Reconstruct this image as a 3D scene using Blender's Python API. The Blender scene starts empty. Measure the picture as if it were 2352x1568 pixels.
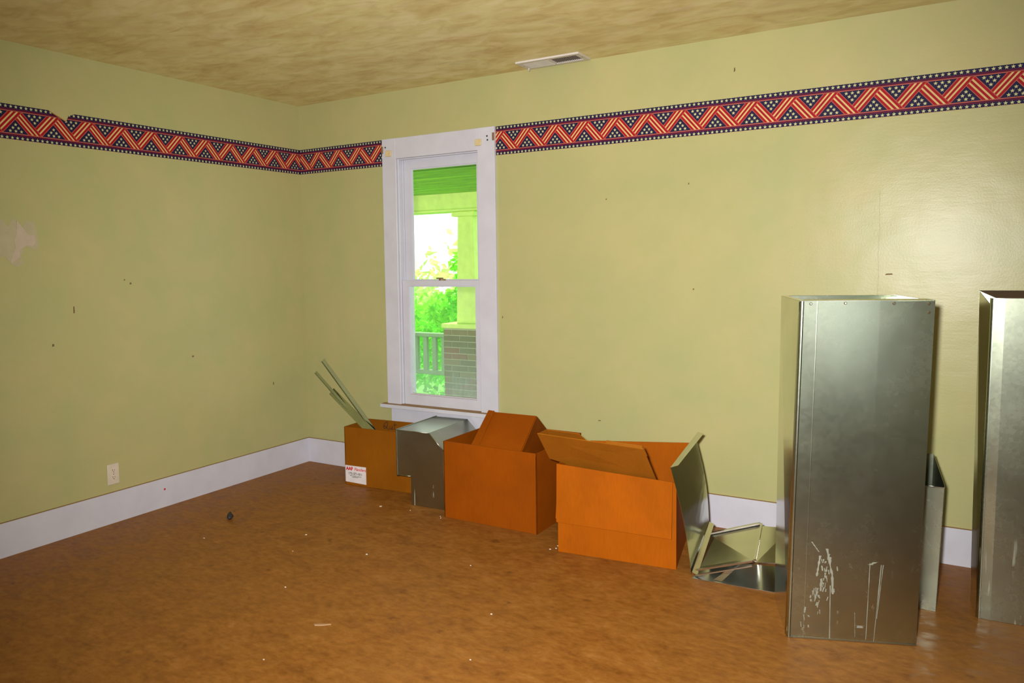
import bpy, bmesh, math, random
from mathutils import Vector, Matrix

random.seed(7)
S = bpy.context.scene
COL = S.collection

# ------------------------------------------------------------------ camera
cam_d = bpy.data.cameras.new('camera')
cam = bpy.data.objects.new('camera', cam_d)
COL.objects.link(cam)
cam.location = (4.3192, -4.4579, 1.5296)
cam.rotation_euler = (math.radians(85.8803), math.radians(0.8928), math.radians(31.5792))
cam_d.sensor_fit = 'HORIZONTAL'
cam_d.sensor_width = 36.0
cam_d.lens = 1794.43 / 2352 * 36.0
cam_d.shift_x = 0.0341
cam_d.shift_y = -0.0218
cam_d.clip_start = 0.02
S.camera = cam

# ------------------------------------------------------------------ world, sun, flash, exposure
W = bpy.data.worlds.new('world')
S.world = W
W.use_nodes = True
bg = W.node_tree.nodes['Background']
bg.inputs['Color'].default_value = (0.93, 0.98, 1.0, 1)
bg.inputs['Strength'].default_value = 2.6

sun_d = bpy.data.lights.new('sun', 'SUN')
sun_d.energy = 5.0
sun_d.angle = 0.02
sun_d.color = (1.0, 0.96, 0.86)
sun = bpy.data.objects.new('sun', sun_d)
COL.objects.link(sun)
sun.rotation_euler = Vector((0.35, -0.55, -1.15)).to_track_quat('-Z', 'Y').to_euler()

flash_d = bpy.data.lights.new('camera_flash', 'SPOT')
flash_d.energy = 1000
flash_d.color = (1.0, 0.97, 0.92)
flash_d.shadow_soft_size = 0.045
flash_d.spot_size = math.radians(97)
flash_d.spot_blend = 1.0
flash = bpy.data.objects.new('camera_flash', flash_d)
COL.objects.link(flash)
flash.location = (4.23, -4.50, 1.63)
flash.rotation_euler = (Vector((1.95, 0.0, 1.10)) - flash.location).to_track_quat('-Z', 'Y').to_euler()

S.view_settings.view_transform = 'Standard'
S.view_settings.look = 'None'
S.view_settings.gamma = 1.0
S.view_settings.use_curve_mapping = False
S.view_settings.exposure = 0.0

# ------------------------------------------------------------------ helpers
def mesh_obj(name, verts, faces, mat=None, parent=None, smooth=False):
    me = bpy.data.meshes.new(name)
    me.from_pydata([tuple(v) for v in verts], [], faces)
    me.update()
    o = bpy.data.objects.new(name, me)
    COL.objects.link(o)
    if mat is not None:
        me.materials.append(mat)
    if parent is not None:
        o.parent = parent
    if smooth:
        for p in me.polygons:
            p.use_smooth = True
    return o

def from_bm(name, bm, mat=None, parent=None, smooth=False):
    bmesh.ops.recalc_face_normals(bm, faces=bm.faces[:])
    me = bpy.data.meshes.new(name)
    bm.to_mesh(me)
    bm.free()
    o = bpy.data.objects.new(name, me)
    COL.objects.link(o)
    if mat is not None:
        for m in (mat if isinstance(mat, (list, tuple)) else [mat]):
            me.materials.append(m)
    if parent is not None:
        o.parent = parent
    if smooth:
        for p in me.polygons:
            p.use_smooth = True
    return o

def bm_box(bm, x0, x1, y0, y1, z0, z1, M=None, bev=0.0, mi=0):
    vs = [bm.verts.new(v) for v in ((x0, y0, z0), (x1, y0, z0), (x1, y1, z0), (x0, y1, z0),
                                    (x0, y0, z1), (x1, y0, z1), (x1, y1, z1), (x0, y1, z1))]
    fs = [bm.faces.new([vs[i] for i in f]) for f in ((0, 3, 2, 1), (4, 5, 6, 7), (0, 1, 5, 4), (1, 2, 6, 5), (2, 3, 7, 6), (3, 0, 4, 7))]
    for f in fs:
        f.material_index = mi
    if bev > 0:
        es = list({e for f in fs for e in f.edges})
        r = bmesh.ops.bevel(bm, geom=es, offset=bev, segments=1, affect='EDGES', profile=0.5)
        vs = list({v for f in r['faces'] for v in f.verts} | {v for v in vs if v.is_valid})
    if M is not None:
        for v in vs:
            v.co = M @ v.co
    return vs

def box(name, x0, x1, y0, y1, z0, z1, mat, parent=None, bev=0.0, M=None):
    bm = bmesh.new()
    bm_box(bm, x0, x1, y0, y1, z0, z1, M, bev)
    return from_bm(name, bm, mat, parent)

def bm_prism(bm, pts, off):
    """polygon pts (3D) extruded by vector off"""
    off = Vector(off)
    a = [bm.verts.new(Vector(p)) for p in pts]
    b = [bm.verts.new(Vector(p) + off) for p in pts]
    n = len(pts)
    bm.faces.new(a)
    bm.faces.new(b[::-1])
    for i in range(n):
        j = (i + 1) % n
        bm.faces.new((a[j], a[i], b[i], b[j]))

def poly_normal(pts):
    n = Vector((0, 0, 0))
    for i in range(len(pts)):
        a, b = Vector(pts[i]), Vector(pts[(i + 1) % len(pts)])
        n += a.cross(b)
    return n.normalized()

def sheet(name, pts, th, mat, parent=None):
    """thin sheet: planar polygon with thickness th to the back of its normal"""
    bm = bmesh.new()
    bm_prism(bm, pts, poly_normal(pts) * -th)
    return from_bm(name, bm, mat, parent)

def curved_sheet(name, rows, th, mat, parent=None, smooth=True):
    """rows: list of lists of points (grid), thickened along local normals"""
    bm = bmesh.new()
    g = [[bm.verts.new(Vector(p)) for p in r] for r in rows]
    for i in range(len(g) - 1):
        for j in range(len(g[0]) - 1):
            bm.faces.new((g[i][j], g[i][j + 1], g[i + 1][j + 1], g[i + 1][j]))
    bm.normal_update()
    bmesh.ops.solidify(bm, geom=bm.faces[:], thickness=th)
    return from_bm(name, bm, mat, parent, smooth=False)

def empty(name, loc=(0, 0, 0)):
    o = bpy.data.objects.new(name, None)
    o.empty_display_size = 0.1
    COL.objects.link(o)
    o.location = loc
    return o

def adopt(part, root):
    """parent a world-space mesh to a root empty, keeping the place"""
    part.parent = root
    part.matrix_parent_inverse = Matrix.Translation(root.location).inverted()
    return part

def tag(o, label, cat, group=None):
    o['label'] = label
    o['category'] = cat
    if group:
        o['group'] = group
    return o

def structure(o, label=None):
    o['kind'] = 'structure'
    if label:
        o['label'] = label
    return o

def cyl_bm(bm, c, axis, r, h, n=12, r2=None):
    axis = Vector(axis).normalized()
    q = axis.to_track_quat('Z', 'Y')
    r2 = r if r2 is None else r2
    a, b = [], []
    for i in range(n):
        t = 2 * math.pi * i / n
        a.append(bm.verts.new(Vector(c) + q @ Vector((r * math.cos(t), r * math.sin(t), 0))))
        b.append(bm.verts.new(Vector(c) + q @ Vector((r2 * math.cos(t), r2 * math.sin(t), h))))
    bm.faces.new(a[::-1])
    bm.faces.new(b)
    for i in range(n):
        j = (i + 1) % n
        bm.faces.new((a[i], a[j], b[j], b[i]))

# ------------------------------------------------------------------ materials
def new_mat(name):
    m = bpy.data.materials.new(name)
    m.use_nodes = True
    nt = m.node_tree
    return m, nt, nt.nodes['Principled BSDF']

def N(nt, kind, **kw):
    n = nt.nodes.new(kind)
    for k, v in kw.items():
        if k in n.inputs.keys():
            n.inputs[k].default_value = v
        else:
            setattr(n, k, v)
    return n

def coords(nt, scale=(1, 1, 1), kind='Object', rot=(0, 0, 0)):
    tc = nt.nodes.new('ShaderNodeTexCoord')
    if kind == 'World':
        geo = nt.nodes.new('ShaderNodeNewGeometry')
        src = geo.outputs['Position']
    else:
        src = tc.outputs[kind]
    mp = nt.nodes.new('ShaderNodeMapping')
    mp.inputs['Scale'].default_value = scale
    mp.inputs['Rotation'].default_value = rot
    nt.links.new(src, mp.inputs['Vector'])
    return mp.outputs['Vector']

def noise(nt, vec, scale, detail=4, rough=0.55, dist=0.0):
    n = N(nt, 'ShaderNodeTexNoise', Scale=scale, Detail=detail, Roughness=rough, Distortion=dist)
    nt.links.new(vec, n.inputs['Vector'])
    return n.outputs['Fac']

def ramp(nt, fac, stops):
    r = nt.nodes.new('ShaderNodeValToRGB')
    el = r.color_ramp.elements
    while len(el) < len(stops):
        el.new(0.5)
    for e, (p, c) in zip(el, stops):
        e.position = p
        e.color = (c[0], c[1], c[2], 1) if not isinstance(c, (int, float)) else (c, c, c, 1)
    nt.links.new(fac, r.inputs['Fac'])
    return r.outputs['Color']

def mix(nt, fac, a, b, mode='MIX'):
    n = nt.nodes.new('ShaderNodeMix')
    n.data_type = 'RGBA'
    n.blend_type = mode
    for i, v in ((0, fac), (6, a), (7, b)):
        s = n.inputs[i]
        if hasattr(v, 'is_output') or isinstance(v, bpy.types.NodeSocket):
            nt.links.new(v, s)
        elif isinstance(v, (int, float)):
            s.default_value = v
        else:
            s.default_value = (v[0], v[1], v[2], 1)
    return n.outputs[2]

def math_n(nt, op, a, b=None, c=None, clamp=False):
    n = nt.nodes.new('ShaderNodeMath')
    n.operation = op
    n.use_clamp = clamp
    for i, v in enumerate((a, b, c)):
        if v is None:
            continue
        if isinstance(v, bpy.types.NodeSocket):
            nt.links.new(v, n.inputs[i])
        else:
            n.inputs[i].default_value = v
    return n.outputs[0]

def bump(nt, bsdf, height, strength=0.2, dist=0.01):
    b = N(nt, 'ShaderNodeBump', Strength=strength, Distance=dist)
    nt.links.new(height, b.inputs['Height'])
    nt.links.new(b.outputs['Normal'], bsdf.inputs['Normal'])
    return b

def plain(name, col, rough=0.5, metal=0.0, spec=0.5):
    m, nt, b = new_mat(name)
    v = coords(nt, kind='World')
    f = noise(nt, v, 14, 3)
    c = ramp(nt, f, [(0.3, [x * 0.92 for x in col]), (0.7, [min(1, x * 1.06) for x in col])])
    nt.links.new(c, b.inputs['Base Color'])
    b.inputs['Roughness'].default_value = rough
    b.inputs['Metallic'].default_value = metal
    b.inputs['Specular IOR Level'].default_value = spec
    return m

M = {}

def wall_material(name, crack=False):
    m, nt, b = new_mat(name)
    v = coords(nt, kind='World')
    big = noise(nt, v, 2.2, 3, 0.5)
    fine = noise(nt, v, 9.0, 3, 0.6)
    c1 = ramp(nt, big, [(0.3, (0.390, 0.392, 0.178)), (0.7, (0.450, 0.412, 0.190))])
    c = mix(nt, 0.10, c1, ramp(nt, fine, [(0.35, (0.33, 0.38, 0.15)), (0.65, (0.52, 0.40, 0.23))]))
    # sparse brown specks
    vo = N(nt, 'ShaderNodeTexVoronoi', Scale=5.5)
    nt.links.new(v, vo.inputs['Vector'])
    sp = math_n(nt, 'LESS_THAN', vo.outputs['Distance'], 0.012)
    c = mix(nt, math_n(nt, 'MULTIPLY', sp, 0.5), c, (0.25, 0.17, 0.06))
    und = noise(nt, v, 3.0, 2, 0.5)
    peel = noise(nt, v, 120, 2, 0.5)
    brush = noise(nt, coords(nt, (6, 6, 25), 'World'), 1.6, 3, 0.6)
    h = math_n(nt, 'MULTIPLY_ADD', peel, 0.06, und)
    h = math_n(nt, 'MULTIPLY_ADD', brush, 0.10, h)
    if crack:
        sep = nt.nodes.new('ShaderNodeSeparateXYZ')
        geo = nt.nodes.new('ShaderNodeNewGeometry')
        nt.links.new(geo.outputs['Position'], sep.inputs[0])
        wob = math_n(nt, 'MULTIPLY_ADD', noise(nt, v, 7, 3), 0.03, -0.015)
        dx = math_n(nt, 'ABSOLUTE', math_n(nt, 'ADD', math_n(nt, 'SUBTRACT', sep.outputs[0], 3.972), wob))
        line = math_n(nt, 'LESS_THAN', dx, 0.0022)
        zz = math_n(nt, 'MULTIPLY', math_n(nt, 'GREATER_THAN', sep.outputs[2], 1.0), math_n(nt, 'LESS_THAN', sep.outputs[2], 1.86))
        line = math_n(nt, 'MULTIPLY', line, zz)
        c = mix(nt, math_n(nt, 'MULTIPLY', line, 0.45), c, (0.30, 0.24, 0.10))
        h = math_n(nt, 'MULTIPLY_ADD', line, -0.4, h)
    nt.links.new(c, b.inputs['Base Color'])
    b.inputs['Roughness'].default_value = 0.33
    b.inputs['Specular IOR Level'].default_value = 0.27
    bump(nt, b, h, 0.35, 0.012)
    return m

M['wall'] = wall_material('wall_paint')
M['wall_back'] = wall_material('wall_paint_seamed', True)

def ceiling_material():
    m, nt, b = new_mat('ceiling_paint')
    v = coords(nt, (1, 1.9, 1), 'World', (0, 0, math.radians(-28)))
    a = noise(nt, v, 2.5, 4, 0.55, 0.6)
    bfac = noise(nt, v, 5.5, 4, 0.55, 1.0)
    c = ramp(nt, a, [(0.32, (0.56, 0.41, 0.16)), (0.45, (0.73, 0.58, 0.265)), (0.56, (0.78, 0.71, 0.34)), (0.68, (0.88, 0.75, 0.46))])
    c = mix(nt, 0.5, c, ramp(nt, bfac, [(0.34, (0.60, 0.44, 0.18)), (0.52, (0.77, 0.66, 0.31)), (0.68, (0.90, 0.77, 0.50))]))
    # grey scuffs
    g = noise(nt, v, 1.9, 4, 0.7, 0.5)
    c = mix(nt, ramp(nt, g, [(0.60, 0.0), (0.74, 0.35)]), c, (0.70, 0.66, 0.52))
    nt.links.new(c, b.inputs['Base Color'])
    b.inputs['Roughness'].default_value = 0.6
    bump(nt, b, bfac, 0.08, 0.01)
    return m
M['ceiling'] = ceiling_material()

def floor_material():
    m, nt, b = new_mat('worn_brown_floor')
    v = coords(nt, kind='World')
    vs = coords(nt, (1.0, 1.6, 1), 'World', (0, 0, math.radians(20)))
    a = noise(nt, v, 1.3, 4, 0.6)
    f = noise(nt, vs, 6.5, 6, 0.68, 0.4)
    g = noise(nt, vs, 22, 4, 0.65)
    c = ramp(nt, f, [(0.28, (0.125, 0.038, 0.004)), (0.43, (0.235, 0.082, 0.009)), (0.57, (0.300, 0.118, 0.016)), (0.75, (0.400, 0.185, 0.050))])
    c = mix(nt, ramp(nt, a, [(0.35, 0.0), (0.7, 0.45)]), c, (0.30, 0.132, 0.025))
    c = mix(nt, 0.34, c, ramp(nt, g, [(0.3, (0.13, 0.040, 0.004)), (0.7, (0.44, 0.190, 0.045))]))
    # dark reddish blotches
    d = noise(nt, v, 9, 3, 0.5)
    c = mix(nt, ramp(nt, d, [(0.66, 0.0), (0.74, 0.55)]), c, (0.10, 0.032, 0.007))
    # pale scuffs
    e = noise(nt, coords(nt, (1.2, 4.5, 1), 'World', (0, 0, math.radians(-14))), 4.2, 5, 0.7)
    c = mix(nt, ramp(nt, e, [(0.62, 0.0), (0.80, 0.5)]), c, (0.37, 0.22, 0.09))
    nt.links.new(c, b.inputs['Base Color'])
    r = ramp(nt, f, [(0.3, 0.42), (0.7, 0.58)])
    nt.links.new(r, b.inputs['Roughness'])
    b.inputs['Specular IOR Level'].default_value = 0.18
    bump(nt, b, f, 0.06, 0.006)
    return m
M['floor'] = floor_material()

def trim_material():
    m, nt, b = new_mat('white_trim_paint')
    v = coords(nt, kind='World')
    a = noise(nt, v, 5, 4, 0.6)
    c = ramp(nt, a, [(0.3, (0.535, 0.530, 0.610)), (0.7, (0.595, 0.595, 0.680))])
    s = noise(nt, v, 26, 4, 0.7)
    c = mix(nt, ramp(nt, s, [(0.70, 0.0), (0.80, 0.4)]), c, (0.40, 0.30, 0.24))
    nt.links.new(c, b.inputs['Base Color'])
    b.inputs['Roughness'].default_value = 0.38
    bump(nt, b, a, 0.12, 0.005)
    return m
M['trim'] = trim_material()
M['dusty'] = plain('dusty_bare_wood', (0.34, 0.20, 0.085), 0.8)
M['rust'] = plain('old_brass', (0.26, 0.16, 0.09), 0.55, 0.4)
M['tape'] = plain('yellowed_block', (0.62, 0.50, 0.27), 0.6)
M['dark'] = plain('dark_gap', (0.015, 0.013, 0.012), 0.8)
M['plastic'] = plain('cream_plastic', (0.62, 0.54, 0.44), 0.35)
M['vent'] = plain('white_enamel', (0.62, 0.58, 0.55), 0.4)
M['duct_dark'] = plain('dark_duct_inside', (0.10, 0.05, 0.035), 0.8)  # dark colour for the unmodelled inside of the vent and duct mouth
M['plaster'] = plain('bare_plaster', (0.50, 0.41, 0.31), 0.8)
M['plaster_thin'] = plain('feathered_plaster', (0.43, 0.385, 0.235), 0.7)
M['mark'] = plain('brown_mark', (0.16, 0.09, 0.03), 0.8)
M['chip'] = plain('white_paint_chip', (0.75, 0.70, 0.62), 0.7)
M['chip_tan'] = plain('tan_splinter', (0.40, 0.24, 0.12), 0.8)
M['lump'] = plain('black_rubber', (0.022, 0.018, 0.022), 0.6)
M['red_dot'] = plain('red_paint', (0.5, 0.02, 0.03), 0.5)
M['paper'] = plain('label_paper', (0.72, 0.68, 0.70), 0.6)
M['ink_red'] = plain('red_ink', (0.62, 0.01, 0.03), 0.6)
M['ink_black'] = plain('black_ink', (0.03, 0.03, 0.035), 0.6)
M['marker'] = plain('marker_ink', (0.05, 0.018, 0.01), 0.7)

def cardboard(name, col, dirt=0.25):
    m, nt, b = new_mat(name)
    v = coords(nt, kind='World')
    a = noise(nt, v, 3.2, 4, 0.6)
    lo = [x * 0.84 for x in col]
    hi = [min(1, x * 1.10) for x in col]
    c = ramp(nt, a, [(0.3, lo), (0.7, hi)])
    fib = noise(nt, coords(nt, (40, 40, 5), 'World'), 3.0, 3, 0.6)
    c = mix(nt, 0.12, c, ramp(nt, fib, [(0.3, [x * 0.6 for x in col]), (0.7, [min(1, x * 1.35) for x in col])]))
    s = noise(nt, v, 11, 5, 0.7, 0.5)
    c = mix(nt, ramp(nt, s, [(0.64, 0.0), (0.78, dirt)]), c, [x * 0.45 for x in col])
    nt.links.new(c, b.inputs['Base Color'])
    b.inputs['Roughness'].default_value = 0.72
    b.inputs['Specular IOR Level'].default_value = 0.08
    flute = N(nt, 'ShaderNodeTexWave', Scale=60.0, Distortion=0.4)
    nt.links.new(coords(nt, kind='World'), flute.inputs['Vector'])
    h = math_n(nt, 'MULTIPLY_ADD', flute.outputs['Fac'], 0.08, noise(nt, v, 6, 3))
    bump(nt, b, h, 0.15, 0.006)
    return m
M['card_a'] = cardboard('cardboard_dull', (0.245, 0.079, 0.003))
M['card_b'] = cardboard('cardboard_russet', (0.265, 0.058, 0.0006))
M['card_c'] = cardboard('cardboard_orange', (0.345, 0.082, 0.0008))
M['card_d'] = cardboard('cardboard_brown', (0.300, 0.098, 0.006))
M['card_edge'] = plain('cardboard_edge', (0.46, 0.24, 0.07), 0.8)

def galvanised(name, rough=0.24, col=(0.47, 0.52, 0.40), streaks=False):
    m, nt, b = new_mat(name)
    v = coords(nt, kind='World')
    vo = N(nt, 'ShaderNodeTexVoronoi', Scale=70.0)
    nt.links.new(v, vo.inputs['Vector'])
    sp = nt.nodes.new('ShaderNodeSeparateColor')
    nt.links.new(vo.outputs['Color'], sp.inputs[0])
    a = noise(nt, v, 3.0, 4, 0.6)
    c = ramp(nt, a, [(0.3, [x * 0.86 for x in col]), (0.7, [min(1, x * 1.08) for x in col])])
    c = mix(nt, math_n(nt, 'MULTIPLY', sp.outputs[0], 0.04), c, (0.66, 0.68, 0.66))
    r = math_n(nt, 'MULTIPLY_ADD', a, 0.06, rough - 0.03)
    r = math_n(nt, 'MULTIPLY_ADD', sp.outputs[1], 0.015, r)
    met = None
    if streaks:
        # dried white drips and scuffs on the lower part of the sheet
        sep = nt.nodes.new('ShaderNodeSeparateXYZ')
        geo = nt.nodes.new('ShaderNodeNewGeometry')
        nt.links.new(geo.outputs['Position'], sep.inputs[0])
        drip = noise(nt, coords(nt, (26, 26, 1.1), 'World'), 1.0, 3, 0.55)
        patch = noise(nt, v, 5.5, 3, 0.6)
        smear = noise(nt, coords(nt, (9, 9, 3.4), 'World'), 1.6, 6, 0.75, 1.0)
        low = math_n(nt, 'MULTIPLY_ADD', sep.outputs[2], -3.2, 1.35, clamp=True)
        d = math_n(nt, 'MULTIPLY', ramp(nt, drip, [(0.66, 0.0), (0.70, 0.6)]), ramp(nt, patch, [(0.50, 0.0), (0.56, 1.0)]))
        s2 = ramp(nt, smear, [(0.64, 0.0), (0.74, 0.55)])
        k = math_n(nt, 'MULTIPLY', math_n(nt, 'MAXIMUM', d, s2), low)
        c = mix(nt, k, c, (0.62, 0.61, 0.52))
        r = math_n(nt, 'MULTIPLY_ADD', k, 0.4, r)
        met = math_n(nt, 'SUBTRACT', 1.0, k)
    nt.links.new(c, b.inputs['Base Color'])
    nt.links.new(r, b.inputs['Roughness'])
    if met is not None:
        nt.links.new(met, b.inputs['Metallic'])
    else:
        b.inputs['Metallic'].default_value = 1.0
    h = noise(nt, v, 1.8, 2, 0.5)
    bump(nt, b, h, 0.05, 0.02)
    return m
M['steel'] = galvanised('galvanised_steel', 0.26, streaks=True)
M['steel_dull'] = galvanised('galvanised_steel_dull', 0.31, (0.40, 0.42, 0.35), True)
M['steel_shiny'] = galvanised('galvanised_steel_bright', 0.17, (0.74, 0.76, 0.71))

# ------------------------------------------------------------------ room shell
H = 2.74
RX, RY = 5.9, -6.3           # right wall, rear wall
T = 0.14                     # wall thickness
WX0, WX1, WZ0, WZ1 = 0.915, 1.632, 0.497, 2.29   # window opening

structure(box('floor', -T, RX + T, RY - T, T, -0.06, 0.0, M['floor']))
structure(box('ceiling', -T, RX + T, RY - T, T, H, H + 0.06, M['ceiling']))
wall_left = structure(box('wall_left', -T, 0, RY - T, T, 0, H, M['wall']))
bm = bmesh.new()
bm_box(bm, 0, WX0, 0, T, 0, H)
bm_box(bm, WX1, RX, 0, T, 0, H)
bm_box(bm, WX0, WX1, 0, T, 0, WZ0)
bm_box(bm, WX0, WX1, 0, T, WZ1, H)
wall_back = structure(from_bm('wall_back', bm, M['wall_back']))
# right wall with its own window (beside the photographer), rear wall plain
bm = bmesh.new()
RW0, RW1, RZ0, RZ1 = -4.55, -3.65, 0.55, 2.25
bm_box(bm, RX, RX + T, RY - T, RW0, 0, H)
bm_box(bm, RX, RX + T, RW1, T, 0, H)
bm_box(bm, RX, RX + T, RW0, RW1, 0, RZ0)
bm_box(bm, RX, RX + T, RW0, RW1, RZ1, H)
structure(from_bm('wall_right', bm, M['wall']))
structure(box('wall_front', 0, RX, RY - T, RY, 0, H, M['wall']))
w2 = empty('window_2', (RX, (RW0 + RW1) / 2, RZ0))
structure(w2)
for nm, (a, b_, c, d) in (('side_casing', (RW0 - 0.11, RW0, RZ0 - 0.11, RZ1 + 0.13)), ('side_casing', (RW1, RW1 + 0.11, RZ0 - 0.11, RZ1 + 0.13)),
                          ('head_casing', (RW0, RW1, RZ1, RZ1 + 0.13)), ('apron', (RW0, RW1, RZ0 - 0.11, RZ0))):
    adopt(box(nm, RX - 0.02, RX, a, b_, c, d, M['trim']), w2)
bm = bmesh.new()
for (a, b_, c, d) in ((RW0, RW0 + 0.05, RZ0, RZ1), (RW1 - 0.05, RW1, RZ0, RZ1), (RW0 + 0.05, RW1 - 0.05, RZ1 - 0.06, RZ1),
                      (RW0 + 0.05, RW1 - 0.05, RZ0, RZ0 + 0.07), (RW0 + 0.05, RW1 - 0.05, 1.38, 1.42)):
    bm_box(bm, RX + 0.05, RX + 0.09, a, b_, c, d)
adopt(from_bm('sash', bm, M['trim']), w2)

def baseboard(name, x0, x1, y0, y1, h=0.186):
    bm = bmesh.new()
    bm_box(bm, x0, x1, y0, y1, 0, h)
    o = from_bm(name, bm, [M['trim'], M['dusty']])
    for p in o.data.polygons:
        if p.normal.z > 0.9:
            p.material_index = 1
    return structure(o)
baseboard('baseboard_left', 0, 0.02, RY, 0)
baseboard('baseboard_back', 0.02, RX, -0.02, 0)
baseboard('baseboard_right', RX - 0.02, RX, RY, -0.02)
baseboard('baseboard_front', 0.02, RX - 0.02, RY, RY + 0.02)

# wear on the walls
def wall_patch(name, pts, mat, parent, off):
    """irregular flat patch on the left wall (y, z points)"""
    bm = bmesh.new()
    bm_prism(bm, [(off, y, z) for y, z in pts], (-off + 0.0001, 0, 0))
    o = from_bm(name, bm, mat)
    o.parent = parent
    return o
p_thin = [(-2.30, 1.79), (-2.225, 1.80), (-2.20, 1.76), (-2.17, 1.81), (-2.13, 1.745), (-2.10, 1.80), (-2.055, 1.785), (-2.045, 1.72),
          (-2.04, 1.66), (-2.06, 1.635), (-2.11, 1.66), (-2.14, 1.61), (-2.13, 1.57), (-2.16, 1.545), (-2.19, 1.56), (-2.22, 1.60), (-2.27, 1.60), (-2.33, 1.66)]
wall_patch('worn_patch', p_thin, M['plaster_thin'], wall_left, 0.0012)
p_core = [(-2.15, 1.795), (-2.12, 1.755), (-2.09, 1.715), (-2.06, 1.72), (-2.055, 1.68), (-2.075, 1.655), (-2.10, 1.665), (-2.125, 1.655),
          (-2.145, 1.635), (-2.145, 1.60), (-2.175, 1.578), (-2.195, 1.565), (-2.185, 1.61), (-2.165, 1.65), (-2.17, 1.69), (-2.155, 1.73)]
wall_patch('bare_plaster_patch', p_core, M['plaster'], wall_left, 0.0022)
for (y, z, dy, dz) in ((-1.858, 1.296, 0.004, 0.02), (-1.49, 1.437, 0.006, 0.006), (-1.055, 0.94, 0.008, 0.005), (-1.99, 1.105, 0.006, 0.007), (-0.35, 0.66, 0.004, 0.01), (-1.53, 1.46, 0.004, 0.004)):
    wall_patch('scuff_mark', [(y - dy, z - dz), (y + dy, z - dz * 0.8), (y + dy * 0.8, z + dz), (y - dy * 0.7, z + dz)], M['mark'], wall_left, 0.0012)
dot = bmesh.new()
cyl_bm(dot, (0.0201, -1.33, 0.115), (1, 0, 0), 0.007, 0.001, 10)
o = from_bm('red_spot', dot, M['red_dot'])
o.parent = bpy.data.objects['baseboard_left']
for (x, z, dx, dz) in ((4.02, 1.44, 0.018, 0.004), (3.0, 1.96, 0.003, 0.006), (1.77, 1.17, 0.003, 0.008), (3.25, 2.56, 0.004, 0.012), (2.45, 0.545, 0.010, 0.003), (2.5, 1.9, 0.004, 0.004), (3.03, 1.36, 0.004, 0.005)):
    bm = bmesh.new()
    bm_prism(bm, [(x - dx, -0.0012, z - dz), (x + dx, -0.0012, z - dz * 0.6), (x + dx * 0.8, -0.0012, z + dz), (x - dx * 0.6, -0.0012, z + dz * 0.8)], (0, 0.0011, 0))
    o = from_bm('scuff_mark', bm, M['mark'])
    o.parent = wall_back

# ------------------------------------------------------------------ window_1
win = empty('window_1', (1.27, 0, WZ0))
structure(win, 'white painted double hung window between the border strips')
def wp(o):
    return adopt(o, win)
CY = -0.022
wp(box('side_casing', 0.813, 0.932, CY, 0, 0.525, 2.411, M['trim'], bev=0.002))
wp(box('side_casing', 1.606, 1.737, CY, 0, 0.525, 2.411, M['trim'], bev=0.002))
wp(box('head_casing', 0.9325, 1.6055, CY + 0.0015, 0, 2.268, 2.4105, M['trim'], bev=0.002))
bm = bmesh.new()
bm_box(bm, 0.775, 1.775, -0.062, 0.015, 0.500, 0.525)
st = from_bm('stool', bm, [M['trim'], M['dusty']])
for p in st.data.polygons:
    if p.normal.z > 0.9:
        p.material_index = 1
wp(st)
wp(box('apron', 0.843, 1.707, -0.02, 0, 0.385, 0.4995, M['trim'], bev=0.002))
wp(box('jamb', 0.9155, 0.9385, 0.0005, T + 0.02, 0.526, 2.289, M['trim']))
wp(box('jamb', 1.6125, 1.6315, 0.0005, T + 0.02, 0.526, 2.289, M['trim']))
wp(box('head_jamb', 0.939, 1.612, 0.0005, T + 0.02, 2.2695, 2.289, M['trim']))
wp(box('sill', 0.88, 1.67, 0.016, T + 0.06, 0.4975, 0.524, M['trim']))
wp(box('stop_bead', 0.934, 0.944, -0.004, 0.010, 0.526, 2.268, M['trim'], bev=0.002))
wp(box('stop_bead', 1.604, 1.611, -0.004, 0.010, 0.526, 2.268, M['trim'], bev=0.002))
wp(box('stop_bead', 0.9445, 1.6035, -0.004, 0.010, 2.258, 2.2675, M['trim'], bev=0.002))
wp(box('parting_bead', 0.939, 0.948, 0.0465, 0.0495, 0.527, 2.268, M['trim']))

def sash(name, x0, x1, z0, z1, y0, y1, sl, sr, rb, rt):
    bm = bmesh.new()
    bm_box(bm, x0, x0 + sl, y0, y1, z0, z1)
    bm_box(bm, x1 - sr, x1, y0, y1, z0, z1)
    bm_box(bm, x0 + sl, x1 - sr, y0, y1, z0, z0 + rb)
    bm_box(bm, x0 + sl, x1 - sr, y0, y1, z1 - rt, z1)
    # glazing bead stepped back
    g = 0.008
    ym = (y0 + y1) / 2
    for (a, b_, c, d) in ((x0 + sl, x0 + sl + g, z0 + rb, z1 - rt), (x1 - sr - g, x1 - sr, z0 + rb, z1 - rt),
                          (x0 + sl + g, x1 - sr - g, z0 + rb, z0 + rb + g), (x0 + sl + g, x1 - sr - g, z1 - rt - g, z1 - rt)):
        bm_box(bm, a, b_, ym - 0.006, ym + 0.004, c, d)
    o = from_bm(name, bm, [M['trim'], M['dusty']])
    for p in o.data.polygons:
        if p.normal.z > 0.9 and p.center.z < z0 + rb + 0.02:
            p.material_index = 1
    return o

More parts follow.
